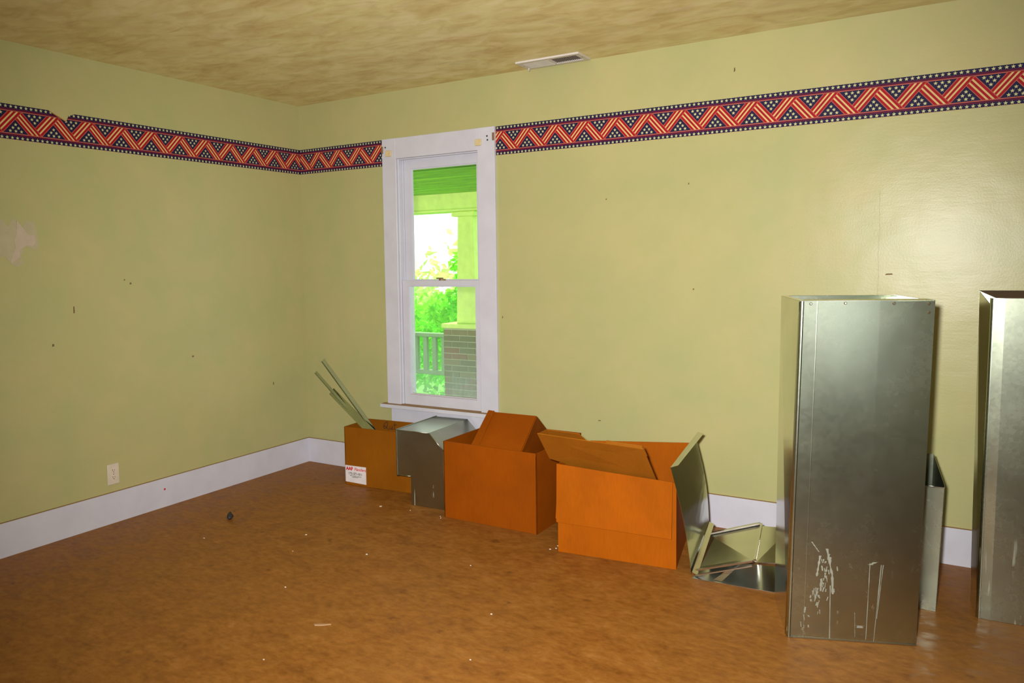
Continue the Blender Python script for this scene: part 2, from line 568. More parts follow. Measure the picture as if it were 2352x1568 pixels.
def glass_material(name, dirt_lo, dirt_hi, tint):
    m = bpy.data.materials.new(name)
    m.use_nodes = True
    nt = m.node_tree
    nt.nodes.clear()
    out = nt.nodes.new('ShaderNodeOutputMaterial')
    tr = N(nt, 'ShaderNodeBsdfTransparent')
    tr.inputs[0].default_value = (0.97, 0.99, 0.96, 1)
    gl = N(nt, 'ShaderNodeBsdfGlossy', Roughness=0.03)
    df = N(nt, 'ShaderNodeBsdfDiffuse')
    df.inputs[0].default_value = (*tint, 1)
    tl = N(nt, 'ShaderNodeBsdfTranslucent')
    tl.inputs[0].default_value = (*tint, 1)
    v = coords(nt, kind='World')
    strk = noise(nt, coords(nt, (30, 30, 2.5), 'World'), 1.0, 4, 0.65)
    blot = noise(nt, v, 6, 4, 0.6)
    sep = nt.nodes.new('ShaderNodeSeparateXYZ')
    geo = nt.nodes.new('ShaderNodeNewGeometry')
    nt.links.new(geo.outputs['Position'], sep.inputs[0])
    # pale haze put in with the dirt film, denser towards the pane's foot
    rim = math_n(nt, 'MULTIPLY_ADD', sep.outputs[2], -2.6, 2.6, clamp=True)
    d = math_n(nt, 'MULTIPLY', math_n(nt, 'ADD', strk, blot), 0.5)
    d = math_n(nt, 'MULTIPLY', d, math_n(nt, 'MULTIPLY_ADD', rim, dirt_hi - dirt_lo, dirt_lo))
    vo = N(nt, 'ShaderNodeTexVoronoi', Scale=55.0)
    nt.links.new(v, vo.inputs['Vector'])
    d = math_n(nt, 'MAXIMUM', d, math_n(nt, 'MULTIPLY', math_n(nt, 'LESS_THAN', vo.outputs['Distance'], 0.10), 0.30))
    m1 = nt.nodes.new('ShaderNodeMixShader')
    m1.inputs[0].default_value = 0.5
    nt.links.new(df.outputs[0], m1.inputs[1])
    nt.links.new(tl.outputs[0], m1.inputs[2])
    m2 = nt.nodes.new('ShaderNodeMixShader')
    m2.inputs[0].default_value = 0.05
    nt.links.new(tr.outputs[0], m2.inputs[1])
    nt.links.new(gl.outputs[0], m2.inputs[2])
    m3 = nt.nodes.new('ShaderNodeMixShader')
    nt.links.new(d, m3.inputs[0])
    nt.links.new(m2.outputs[0], m3.inputs[1])
    nt.links.new(m1.outputs[0], m3.inputs[2])
    nt.links.new(m3.outputs[0], out.inputs[0])
    return m
M['glass_low'] = glass_material('grimy_hazy_glass', 0.22, 0.85, (0.56, 0.68, 0.66))
M['glass_up'] = glass_material('dusty_glass', 0.08, 0.2, (0.66, 0.70, 0.55))

low = wp(sash('lower_sash', 0.9445, 1.611, 0.526, 1.412, 0.0125, 0.0445, 0.050, 0.056, 0.073, 0.036))
up = wp(sash('upper_sash', 0.949, 1.611, 1.378, 2.2675, 0.0515, 0.083, 0.058, 0.056, 0.034, 0.069))
low.matrix_parent_inverse = Matrix.Translation(win.location).inverted()
for (x0, x1, z0, z1, y, mt, par) in ((0.9945, 1.555, 0.599, 1.376, 0.030, 'glass_low', low), (1.007, 1.555, 1.412, 2.1985, 0.069, 'glass_up', up)):
    o = mesh_obj('pane', [(x0, y, z0), (x1, y, z0), (x1, y, z1), (x0, y, z1)], [(0, 1, 2, 3)], M[mt])
    o.parent = par
bm = bmesh.new()
cyl_bm(bm, (1.275, 0.03, 1.4125), (0, 0, 1), 0.024, 0.010, 14)
bm_box(bm, 1.235, 1.285, 0.016, 0.032, 1.4225, 1.432)
wp(from_bm('sash_lock', bm, M['rust']))
for (x, z) in ((0.876, 2.307), (1.618, 2.316)):
    wp(box('wood_block', x - 0.024, x + 0.024, CY - 0.012, CY - 0.0005, z - 0.021, z + 0.021, M['tape'], bev=0.003))
for (x, z) in ((0.845, 2.352), (1.683, 2.352), (1.686, 2.327)):
    bm = bmesh.new()
    cyl_bm(bm, (x, CY - 0.0012, z), (0, 1, 0), 0.006, 0.001, 10)
    wp(from_bm('nail_hole', bm, M['dark']))
for (x, z) in ((0.8195, 2.335), (1.731, 2.345)):
    wp(box('hook_plate', x - 0.008, x + 0.008, CY - 0.006, CY - 0.0005, z - 0.025, z + 0.025, M['rust'], bev=0.002))

# ------------------------------------------------------------------ wallpaper border (printed paper strips)
BC = [plain('border_navy', (0.013, 0.011, 0.052), 0.6, 0, 0.15), plain('border_red', (0.34, 0.006, 0.014), 0.6, 0, 0.15),
      plain('border_wine', (0.095, 0.007, 0.036), 0.6, 0, 0.15), plain('border_cream', (0.64, 0.47, 0.20), 0.6, 0, 0.15),
      plain('border_pink', (0.46, 0.11, 0.075), 0.6, 0, 0.15), plain('border_star', (0.55, 0.53, 0.28), 0.6, 0, 0.15)]
BZ0, BZ1 = 2.223, 2.410
def border_polys(a0, a1, apex, per):
    """convex 2D polygons (s, z, colour, layer) of the printed strip over s in [a0, a1]"""
    P = []
    hz = BZ1 - BZ0
    zt, zb = BZ0 + hz * 0.81, BZ0 + hz * 0.195
    P.append(([(a0, BZ0), (a1, BZ0), (a1, BZ1), (a0, BZ1)], 0, 0))
    for (u0, u1, c) in ((0.83, 0.885, 2), (0.115, 0.17, 2), (0.805, 0.83, 4), (0.17, 0.195, 4), (0.0, 0.012, 3)):
        P.append(([(a0, BZ0 + hz * u0), (a1, BZ0 + hz * u0), (a1, BZ0 + hz * u1), (a0, BZ0 + hz * u1)], c, 1))
    def star(s, z, r, c=5, flip=1):
        pts = []
        for i in range(10):
            rr = r if i % 2 == 0 else r * 0.42
            t = math.pi / 2 * flip + i * math.pi / 5
            pts.append((s + rr * math.cos(t), z + rr * math.sin(t)))
        for i in range(0, 10, 2):
            P.append(([(s, z), pts[i - 1], pts[i], pts[i + 1]], c, 2))
    sp = per / 7.7
    k = int((a1 - a0) / sp)
    for i in range(k + 1):
        s = a0 + (i + 0.5) * sp
        if s + 0.01 < a1:
            star(s, BZ0 + hz * 0.062, 0.0098)
            star(s, BZ0 + hz * 0.940, 0.0098)
    n0 = int(math.floor((a0 - apex) / per)) - 1
    n1 = int(math.ceil((a1 - apex) / per)) + 1
    ST = ((0, 0.022, 4), (0.022, 0.098, 1), (0.098, 0.150, 3), (0.150, 0.222, 1), (0.222, 0.274, 3), (0.274, 0.348, 1), (0.348, 0.37, 4))
    for n in range(n0, n1 + 1):
        base = apex + (n - 0.5) * per            # the valley before apex n
        F = lambda s, t: (base + s * per, zb + t * (zt - zb))
        for d0, d1, c in ST:
            P.append(([F(-d0 / 2, d0), F(0.5 - d0, 1), F(0.5 - d1, 1), F(-d1 / 2, d1)], c, 1))
            P.append(([F(-0.5 - d0 / 2, 1 - d0), F(-d0, 0), F(-d1, 0), F(-0.5 - d1 / 2, 1 - d1)], c, 1))
        for (row, cnt) in ((0.10, 3), (0.25, 2), (0.40, 1)):
            for j in range(cnt):
                s, z = F(-0.685 + (j - (cnt - 1) / 2) * 0.142, row)
                star(s, z, 0.0098)
        for (row, cnt) in ((0.89, 3), (0.74, 2), (0.59, 1)):
            for j in range(cnt):
                s, z = F(-0.185 + (j - (cnt - 1) / 2) * 0.142, row)
                star(s, z, 0.0098)
    return P

def clip_half(poly, p, q, keep_left=True):
    out = []
    sgn = 1 if keep_left else -1
    def side(a):
        return sgn * ((q[0] - p[0]) * (a[1] - p[1]) - (q[1] - p[1]) * (a[0] - p[0]))
    for i in range(len(poly)):
        a, b = poly[i], poly[(i + 1) % len(poly)]
        sa, sb = side(a), side(b)
        if sa >= 0:
            out.append(a)
        if sa * sb < 0:
            t = sa / (sa - sb)
            out.append((a[0] + t * (b[0] - a[0]), a[1] + t * (b[1] - a[1])))
    return out

def ccw(poly):
    A = sum(poly[i][0] * poly[(i + 1) % len(poly)][1] - poly[(i + 1) % len(poly)][0] * poly[i][1] for i in range(len(poly)))
    return poly if A > 0 else poly[::-1]

def subtract(poly, hole):
    res, rest = [], poly
    for i in range(len(hole)):
        p, q = hole[i], hole[(i + 1) % len(hole)]
        o = clip_half(rest, p, q, False)
        if len(o) > 2:
            res.append(o)
        rest = clip_half(rest, p, q, True)
        if len(rest) < 3:
            break
    return res

def border_mesh(bm, a0, a1, apex, per, to3d, hole=None):
    for poly, c, layer in border_polys(a0, a1, apex, per):
        pl_ = clip_half(poly, (a0, 0), (a0, 9), False)
        if len(pl_) > 2:
            pl_ = clip_half(pl_, (a1, 0), (a1, 9), True)
        if len(pl_) < 3:
            continue
        pieces = [ccw(pl_)]
        if hole:
            for hl in hole:
                pieces = [q for p in pieces for q in subtract(p, hl)]
        for pc in pieces:
            if len(pc) < 3:
                continue
            if layer == 0:
                d0, d1 = 0.0001, 0.0008
                a = [bm.verts.new(to3d(s, z, d0)) for s, z in pc]
                b = [bm.verts.new(to3d(s, z, d1)) for s, z in pc]
                for k in range(len(pc)):
                    j = (k + 1) % len(pc)
                    bm.faces.new((a[k], a[j], b[j], b[k])).material_index = c
                bm.faces.new(b).material_index = c
            else:
                try:
                    f = bm.faces.new([bm.verts.new(to3d(s, z, 0.0008 + 0.0003 * layer)) for s, z in pc])
                    f.material_index = c
                except ValueError:
                    pass

bm = bmesh.new()
# the notch is not convex along its lower right rim: subtract it as two convex pieces
hole_a = ccw([(-1.95, 2.45), (-1.945, 2.4105), (-1.845, 2.3635), (-1.832, 2.392), (-1.83, 2.45)])
hole_b = ccw([(-1.834, 2.45), (-1.833, 2.391), (-1.812, 2.402), (-1.770, 2.4102), (-1.77, 2.45)])
border_mesh(bm, -5.2, 0.0 - 0.0, -0.02, 0.207, lambda s, z, d: Vector((d, s, z)), [hole_a, hole_b])
border_mesh(bm, 0.0012, 0.8125, 0.032, 0.197, lambda s, z, d: Vector((s, -d, z)))
bd1 = from_bm('wallpaper_border', bm, BC)
tag(bd1, 'star and stripe wallpaper border rounding the room corner to the window', 'wallpaper border', 'star and stripe wallpaper borders')
tear = sheet('torn_edge', [(0.002, -1.948, 2.4115), (0.002, -1.846, 2.3635), (0.010, -1.853, 2.358), (0.010, -1.925, 2.392)], 0.0006, plain('torn_paper_back', (0.55, 0.27, 0.05), 0.7))
tear.parent = bd1
bm = bmesh.new()
border_mesh(bm, 1.7375, 5.6, 0.032, 0.197, lambda s, z, d: Vector((s, -d, z)))
bd2 = from_bm('wallpaper_border', bm, BC)
tag(bd2, 'long star and stripe wallpaper border running above the tall metal ducts', 'wallpaper border', 'star and stripe wallpaper borders')

# ------------------------------------------------------------------ ceiling vent
vent = empty('ceiling_vent', (2.205, -0.108, H))
tag(vent, 'white metal ceiling register with louvre slats above the wall edge', 'vent')
vx0, vx1, vy0, vy1 = 1.998, 2.414, -0.204, -0.030
def vp(o):
    return adopt(o, vent)
bm = bmesh.new()
for (a, b_, c, d) in ((vx0, vx1, vy0, vy0 + 0.028), (vx0, vx1, vy1 - 0.028, vy1), (vx0, vx0 + 0.03, vy0 + 0.028, vy1 - 0.028), (vx1 - 0.03, vx1, vy0 + 0.028, vy1 - 0.028)):
    bm_box(bm, a, b_, c, d, H - 0.011, H - 0.0005)
vp(from_bm('frame', bm, M['vent']))
vp(box('backing', vx0 + 0.03, vx1 - 0.03, vy0 + 0.028, vy1 - 0.028, H - 0.0025, H - 0.0005, M['duct_dark']))
vp(box('centre_bar', 2.200, 2.210, vy0 + 0.0285, vy1 - 0.0285, H - 0.012, H - 0.003, M['vent']))
ns = 14
for bank, (sx0, sx1, tilt) in enumerate(((vx0 + 0.036, 2.196, 1), (2.216, vx1 - 0.034, -1))):
    for i in range(ns):
        x = sx0 + (sx1 - sx0) * (i + 0.5) / ns
        dx = 0.0052 * tilt
        vp(sheet('slat', [(x - dx, vy0 + 0.029, H - 0.0125), (x - dx, vy1 - 0.029, H - 0.0125), (x + dx, vy1 - 0.029, H - 0.004), (x + dx, vy0 + 0.029, H - 0.004)], 0.0008, M['vent']))
bm = bmesh.new()
bm_box(bm, 2.020, 2.026, -0.075, -0.068, H - 0.030, H - 0.0115)
vp(from_bm('lever', bm, M['vent']))
for x in (2.012, 2.400):
    bm = bmesh.new()
    cyl_bm(bm, (x, -0.115, H - 0.0112), (0, 0, -1), 0.005, 0.0025, 10, 0.003)
    vp(from_bm('screw', bm, M['steel_shiny']))

# ------------------------------------------------------------------ wall outlet
oc = (0.0, -1.668, 0.293)
outl = empty('wall_outlet', oc)
tag(outl, 'cream duplex electrical outlet on the left wall above the baseboard', 'outlet')
def op(o):
    return adopt(o, outl)
op(box('cover_plate', 0.0005, 0.006, oc[1] - 0.038, oc[1] + 0.038, oc[2] - 0.062, oc[2] + 0.062, M['plastic'], bev=0.002))
for dz in (-0.021, 0.021):
    bm = bmesh.new()
    n = 16
    pts = []
    for i in range(n):
        t = 2 * math.pi * i / n
        pts.append((0.0062, oc[1] + 0.0165 * math.cos(t), oc[2] + dz + max(-0.0135, min(0.0135, 0.0165 * math.sin(t)))))
    bm_prism(bm, pts, (0.002, 0, 0))
    rc = op(from_bm('receptacle', bm, M['plastic']))
    for (dy, z0, z1) in ((-0.0065, 0.0, 0.009), (0.0065, 0.0, 0.007)):
        s = box('slot', 0.0083, 0.0088, oc[1] + dy - 0.0013, oc[1] + dy + 0.0013, oc[2] + dz + z0, oc[2] + dz + z1, M['dark'])
        s.parent = rc
        s.matrix_parent_inverse = Matrix.Translation(outl.location).inverted() @ Matrix.Identity(4)
        s.matrix_parent_inverse = Matrix.Identity(4)
    bm = bmesh.new()
    cyl_bm(bm, (0.0083, oc[1], oc[2] + dz - 0.007), (1, 0, 0), 0.0028, 0.0005, 10)
    s = from_bm('slot', bm, M['dark'])
    s.parent = rc
bm = bmesh.new()
cyl_bm(bm, (0.006, oc[1], oc[2]), (1, 0, 0), 0.0032, 0.0014, 10)
op(from_bm('screw', bm, M['steel_shiny']))

# ------------------------------------------------------------------ cardboard boxes
CT = 0.006
def carton(name, quad, heights, mat, mat_in=None):
    """open carton from four floor corners (fl, fr, br, bl) and rim heights; returns root and corner functions"""
    fl, fr, br, bl = [Vector((p[0], p[1], 0)) for p in quad]
    root = empty(name, ((fl + fr + br + bl) / 4))
    hs = heights
    up_ = [p + Vector((0, 0, h)) for p, h in zip((fl, fr, br, bl), hs)]
    lift = Vector((0, 0, 0.001))
    P = [fl + lift, fr + lift, br + lift, bl + lift]
    names = ('front_panel', 'side_panel', 'back_panel', 'side_panel')
    parts = {}
    for i in range(4):
        j = (i + 1) % 4
        pts = [P[i], P[j], up_[j], up_[i]]
        o = adopt(sheet(names[i], pts, CT, mat), root)
        parts[('front', 'right', 'back', 'left')[i]] = o
    c = (fl + fr + br + bl) / 4
    ins = [p + (c - p) * 0.02 for p in P]
    bt = [Vector((p.x, p.y, 0.0015)) for p in ins]
    parts['bottom'] = adopt(sheet('bottom_panel', [b + Vector((0, 0, 0.005)) for b in bt], 0.004, mat), root)
    return root, parts, up_

def rot_rect(x, y, w, d, ang):
    a = math.radians(ang)
    u = Vector((math.cos(a), math.sin(a)))
    v = Vector((-math.sin(a), math.cos(a)))
    p = Vector((x, y))
    return [p, p + u * w, p + u * w + v * d, p + v * d]

# -- box one: dull carton with a paper label, holding metal strips
q1 = rot_rect(0.698, -0.371, 0.572, 0.300, 3.9)
b1, p1, r1 = carton('cardboard_box', q1, (0.407, 0.405, 0.409, 0.407), M['card_a'])
tag(b1, 'dull brown open carton with a white printed label holding metal strips', 'box', 'open cardboard boxes along the wall')
u1 = (q1[1] - q1[0]).normalized()
U1 = Vector((u1.x, u1.y, 0))
N1 = Vector((u1.y, -u1.x, 0))
Z = Vector((0, 0, 1))
O1 = Vector((q1[0].x, q1[0].y, 0))
lo = O1 + N1 * 0.0006
lab = sheet('paper_label', [lo + U1 * 0.002 + Z * 0.020 + N1 * 0.0004, lo + U1 * 0.178 + Z * 0.014 + N1 * 0.0004, lo + U1 * 0.178 + Z * 0.136 + N1 * 0.0004, lo + U1 * 0.002 + Z * 0.136 + N1 * 0.0004], 0.0006, M['paper'])
adopt(lab, b1)
lab['label'] = 'white paper label with red and black print'

def text_part(name, body, origin, ux, uz, size, mat, parent, bold=0.0, shear=0.0, inv=None):
    cu = bpy.data.curves.new(name, 'FONT')
    cu.body = body
    cu.size = size
    cu.offset = bold
    cu.shear = shear
    cu.extrude = 0.0002
    to = bpy.data.objects.new(name + '_curve', cu)
    COL.objects.link(to)
    dg = bpy.context.evaluated_depsgraph_get()
    me = bpy.data.meshes.new_from_object(to.evaluated_get(dg))
    bpy.data.objects.remove(to)
    bpy.data.curves.remove(cu)
    me.materials.clear()
    me.materials.append(mat)
    nrm = Vector(ux).cross(Vector(uz))
    Mx = Matrix((( ux[0], uz[0], nrm[0], origin[0]), (ux[1], uz[1], nrm[1], origin[1]), (ux[2], uz[2], nrm[2], origin[2]), (0, 0, 0, 1)))
    me.transform(Mx)
    o = bpy.data.objects.new(name, me)
    COL.objects.link(o)
    o.parent = parent
    return o
tb = lo + N1 * 0.0009
text_part('red_print', 'AAF', tb + U1 * 0.010 + Z * 0.104, U1, Z, 0.031, M['ink_red'], lab, 0.0016)
text_part('red_print', 'Flanders', tb + U1 * 0.078 + Z * 0.104, U1, Z, 0.029, M['ink_red'], lab, 0.0004, 0.25)
text_part('black_print', '173-371-011', tb + U1 * 0.026 + Z * 0.073, U1, Z, 0.0235, M['ink_black'], lab, 0.0003)
bm = bmesh.new()
for (s0, s1, z0) in ((0.040, 0.062, 0.064), (0.066, 0.098, 0.063), (0.102, 0.136, 0.062), (0.058, 0.110, 0.055)):
    a = tb + U1 * s0 + Z * z0
    bm_prism(bm, [a, a + U1 * (s1 - s0), a + U1 * (s1 - s0) + Z * 0.003, a + Z * 0.003], N1 * 0.0002)
o = from_bm('fine_print', bm, M['ink_black'])
o.parent = lab

# handwriting inside the back panel
def stroke(bm, pts, w, nrm):
    for a, b in zip(pts[:-1], pts[1:]):
        a, b = Vector(a), Vector(b)
        d = (b - a).normalized()
        s = d.cross(nrm).normalized() * w
        bm_prism(bm, [a - s - d * w * 0.5, b - s + d * w * 0.5, b + s + d * w * 0.5, a + s - d * w * 0.5], nrm * 0.0004)
O1b = Vector((q1[3].x, q1[3].y, 0)) + N1 * (CT + 0.0006)
def hw(s, z):
    return O1b + U1 * s + Z * z
bm = bmesh.new()
stroke(bm, [hw(*p) for p in ((0.128, 0.362), (0.142, 0.385), (0.155, 0.398), (0.166, 0.392), (0.163, 0.372), (0.150, 0.352), (0.136, 0.346), (0.130, 0.356), (0.140, 0.368), (0.160, 0.350), (0.176, 0.342))], 0.0022, N1)
stroke(bm, [hw(*p) for p in ((0.182, 0.366), (0.186, 0.348), (0.197, 0.346), (0.204, 0.367), (0.205, 0.346), (0.214, 0.346))], 0.0020, N1)
stroke(bm, [hw(*p) for p in ((0.228, 0.398), (0.222, 0.350), (0.232, 0.345), (0.246, 0.354))], 0.0020, N1)
stroke(bm, [hw(*p) for p in ((0.214, 0.378), (0.246, 0.382))], 0.0018, N1)
o = adopt(from_bm('handwriting', bm, M['marker']), b1)
o['label'] = 'dark marker handwriting inside the carton'

# -- metal strips standing in box one
def strip(label, p0, p1, w, lip, wdir):
    p0, p1, wdir = Vector(p0), Vector(p1), Vector(wdir).normalized()
    d = (p1 - p0).normalized()
    wv = (wdir - d * wdir.dot(d)).normalized()
    nv = d.cross(wv).normalized()
    bm = bmesh.new()
    bm_prism(bm, [p0, p0 + wv * w, p1 + wv * w, p1], nv * 0.0012)
    if lip > 0:
        bm_prism(bm, [p0 + nv * 0.0013, p0 + nv * lip, p1 + nv * lip, p1 + nv * 0.0013], wv * 0.0012)
    o = from_bm('metal_strip', bm, M['steel'])
    tag(o, label, 'metal strip', 'metal strips leaning in the carton')
    return o
strip('long galvanised strip with a folded lip rising highest from the labelled carton', (0.301, -0.15, 0.816), (1.054, -0.325, 0.238), 0.030, 0.010, (0, 0.3, 1))
strip('narrow galvanised strip crossing below the longest strip in the labelled carton', (0.214, -0.135, 0.721), (0.938, -0.300, 0.283), 0.022, 0.008, (0, 0.4, 1))
strip('short wide galvanised strip leaning in the labelled carton', (0.378, -0.163, 0.579), (0.900, -0.328, 0.343), 0.055, 0.0, (0, 0.55, 1))

# -- box two: russet carton with a folded sheet inside
q2 = rot_rect(1.706, -0.627, 0.632, 0.592, -0.8)
b2, p2, r2 = carton('cardboard_box', q2, (0.466, 0.462, 0.466, 0.467), M['card_b'])
tag(b2, 'russet open carton between the metal elbow and the larger carton', 'box', 'open cardboard boxes along the wall')
tent = empty('folded_cardboard', (2.03, -0.35, 0.1))
tag(tent, 'russet cardboard sheet folded into a ridge standing inside the carton', 'cardboard')
ra, rb_ = Vector((1.862, -0.35, 0.611)), Vector((2.192, -0.352, 0.613))
fa, fb = Vector((1.885, -0.610, 0.440)), Vector((2.214, -0.615, 0.428))
# carry the slopes further down inside the carton
adopt(sheet('front_slope', [ra + (fa - ra) * 0.97, rb_ + (fb - rb_) * 0.97, rb_, ra], 0.005, M['card_b']), tent)
ba, bb_ = Vector((1.80, -0.06, 0.465)), Vector((2.121, -0.075, 0.470))
adopt(sheet('back_slope', [ra + Vector((0, 0.004, -0.001)), rb_ + Vector((0, 0.004, -0.001)), bb_, ba], 0.005, M['card_b']), tent)
tabn = poly_normal([fa, fb, rb_, ra])
adopt(sheet('glue_tab', [fa.lerp(ra, 0.03) + tabn * 0.004, fa.lerp(fb, 0.16).lerp(ra.lerp(rb_, 0.13), 0.03) + tabn * 0.004, ra.lerp(rb_, 0.13) + tabn * 0.004 + Vector((0, 0, 0.004)), ra + tabn * 0.004 + Vector((0, 0, 0.006))], 0.0035, M['card_b']), tent)
adopt(sheet('side_panel', [fb.lerp(rb_, 0.03) + Vector((0.006, 0.006, 0)), bb_ + Vector((0.006, 0, -0.20)), bb_ + Vector((0.006, 0, 0)), rb_ + Vector((0.006, 0, -0.002))], 0.004, M['card_b']), tent)
adopt(sheet('back_leg', [ba, bb_, bb_ + Vector((0.0, 0.025, -0.455)), ba + Vector((0.0, 0.012, -0.450))], 0.004, M['card_b']), tent)

# -- box three: bright orange carton with the front flap folded down
q3 = [Vector((2.552, -0.808)), Vector((3.166, -0.747)), Vector((3.045, -0.085)), Vector((2.480, -0.205))]
b3 = empty('cardboard_box', (2.81, -0.46, 0))
tag(b3, 'bright orange carton with its front flap folded down and a smaller carton inside', 'box', 'open cardboard boxes along the wall')
fl3, fr3, br3, bl3 = [Vector((p.x, p.y, 0.001)) for p in q3]
nf = Vector(((fr3 - fl3).y, -(fr3 - fl3).x, 0)).normalized()
def rim3(t):
    """front rim height along the front edge, sagging to the right"""
    return 0.470 - 0.012 * t - 0.022 * (t ** 2) - 0.010 * math.sin(math.pi * t)
nseg = 12
def front_grid(z_of_lo, z_of_hi, off_lo, off_hi, t0=0.0, t1=1.0, nz=4):
    rows = []
    for k in range(nz + 1):
        f = k / nz
        row = []
        for i in range(nseg + 1):
            t = t0 + (t1 - t0) * i / nseg
            base = fl3.lerp(fr3, t)
            zl, zh = z_of_lo(t), z_of_hi(t)
            off = off_lo(t) * (1 - f) + off_hi(t) * f
            row.append(base + nf * off + Z * (zl + (zh - zl) * f - 0.001))
        rows.append(row)
    return rows
adopt(curved_sheet('front_panel', front_grid(lambda t: 0.001, rim3, lambda t: 0.0, lambda t: -0.012 * math.sin(math.pi * t)), 0.005, M['card_c']), b3)
fl_flap = front_grid(lambda t: 0.166 - 0.004 * t, lambda t: rim3(t) + 0.004, lambda t: 0.020 + 0.012 * t, lambda t: 0.008 - 0.012 * math.sin(math.pi * t), -0.004, 0.972)
adopt(curved_sheet('front_flap', fl_flap, 0.005, M['card_c']), b3)
adopt(sheet('side_panel', [fr3, br3, br3 + Z * 0.478, fr3 + Z * 0.436], 0.005, M['card_c']), b3)
adopt(sheet('side_panel', [bl3, fl3, fl3 + Z * 0.470, bl3 + Z * 0.464], 0.005, M['card_c']), b3)
adopt(sheet('back_panel', [br3, bl3, bl3 + Z * 0.464, br3 + Z * 0.487], 0.005, M['card_c']), b3)
adopt(sheet('bottom_panel', [p + (Vector((2.81, -0.46, 0.001)) - p) * 0.03 + Z * 0.006 for p in (fl3, fr3, br3, bl3)], 0.004, M['card_c']), b3)
# left flap hanging outside
lfa = fl3.lerp(bl3, 0.04) + Z * 0.468
lfb = fl3.lerp(bl3, 0.55) + Z * 0.466
nl = Vector((-(fl3 - bl3).y, (fl3 - bl3).x, 0)).normalized()
if nl.x > 0:
    nl = -nl
adopt(sheet('side_flap', [lfa + nl * 0.004, lfb + nl * 0.004, lfb + nl * 0.020 - Z * 0.29, lfa + nl * 0.022 - Z * 0.30], 0.005, M['card_c']), b3)

# the smaller carton tipped forward inside box three
ic = empty('inner_carton', (2.78, -0.60, 0.15))
tag(ic, 'plain brown carton tipped forward inside the bright orange carton', 'box')
TL, TR = Vector((2.497, -0.930, 0.650)), Vector((3.044, -0.875, 0.618))
dl = Vector((-0.006, 0.155, -0.170)).normalized()
dr = Vector((0.015, 0.155, -0.197)).normalized()
def icp(t, d):
    return TL.lerp(TR, t) + dl.lerp(dr, t).normalized() * d
adopt(sheet('front_panel', [icp(0, 0), icp(0, 0.222), icp(0.145, 0.240), icp(0.145, 0.52), icp(0.96, 0.52), icp(1, 0.245), icp(1, 0)], 0.005, M['card_d']), ic)
BK = Vector((0.0, 0.105, 0.004))
adopt(sheet('side_panel', [icp(0, 0), icp(0, 0) + BK, icp(0, 0.075) + BK, icp(0, 0.20) + BK * 0.05], 0.004, M['card_d']), ic)
adopt(sheet('back_panel', [icp(0.0, 0.0) + BK, icp(0.33, -0.002) + BK, icp(0.40, 0.075) + BK, icp(0.0, 0.075) + BK], 0.004, M['card_d']), ic)
BK2 = BK * 0.62
adopt(sheet('flap', [icp(0.62, 0.0) + BK2, icp(0.955, 0.0) + BK2, icp(0.99, 0.06) + BK2 * 0.4, icp(0.62, 0.06) + BK2 * 0.4], 0.004, M['card_d']), ic)
adopt(sheet('flap', [icp(0.955, 0.0) + BK2 * 0.95, icp(1.0, 0.004), icp(1.0, 0.05), icp(0.965, 0.05) + BK2 * 0.5], 0.004, M['card_d']), ic)

# ------------------------------------------------------------------ duct elbow on the floor between the cartons
el = empty('duct_elbow', (1.50, -0.29, 0))
tag(el, 'dull galvanised square duct elbow standing between two cartons below the window', 'duct')
ea = math.radians(2.4)
EM = Matrix.Translation((1.388, -0.534, 0.001)) @ Matrix.Rotation(ea, 4, 'Z')
ED = 0.478
prof = [(-0.100, 0.182), (0.002, 0.185), (0.002, 0.0), (0.250, 0.0), (0.250, 0.371), (0.145, 0.475), (-0.100, 0.473)]
def ep(x, y, z):
    return EM @ Vector((x, y, z))
adopt(sheet('cheek', [ep(x, 0, z) for x, z in prof], 0.0015, M['steel_dull']), el)
adopt(sheet('cheek', [ep(x, ED, z) for x, z in prof][::-1], 0.0015, M['steel_dull']), el)
def strip_plate(nm, pts2):
    for (a, b) in zip(pts2[:-1], pts2[1:]):
        adopt(sheet(nm, [ep(a[0], 0.0, a[1]), ep(b[0], 0.0, b[1]), ep(b[0], ED, b[1]), ep(a[0], ED, a[1])], 0.0015, M['steel_dull']), el)
strip_plate('heel_plate', [(0.250, 0.0), (0.250, 0.371), (0.145, 0.475), (-0.100, 0.473)])
strip_plate('throat_plate', [(-0.100, 0.182), (0.002, 0.185), (0.002, 0.0)])
# folded seams along the front cheek and the open end flange
def seam(a, b, r=0.003):
    bm = bmesh.new()
    A, B = ep(a[0], -0.002, a[1]), ep(b[0], -0.002, b[1])
    cyl_bm(bm, A, B - A, r, (B - A).length, 8)
    adopt(from_bm('seam', bm, M['steel_dull'], smooth=True), el)
for a, b in zip(prof[3:], prof[4:]):
    seam(a, b)
seam(prof[0], prof[1], 0.002)
bm = bmesh.new()
for (y0, y1, z0, z1) in ((-0.004, ED + 0.004, 0.465, 0.479), (-0.004, ED + 0.004, 0.176, 0.188), (-0.004, 0.008, 0.188, 0.465), (ED - 0.008, ED + 0.004, 0.188, 0.465)):
    bm_box(bm, -0.106, -0.1005, y0, y1, z0, z1, EM)
adopt(from_bm('end_flange', bm, M['steel_dull']), el)

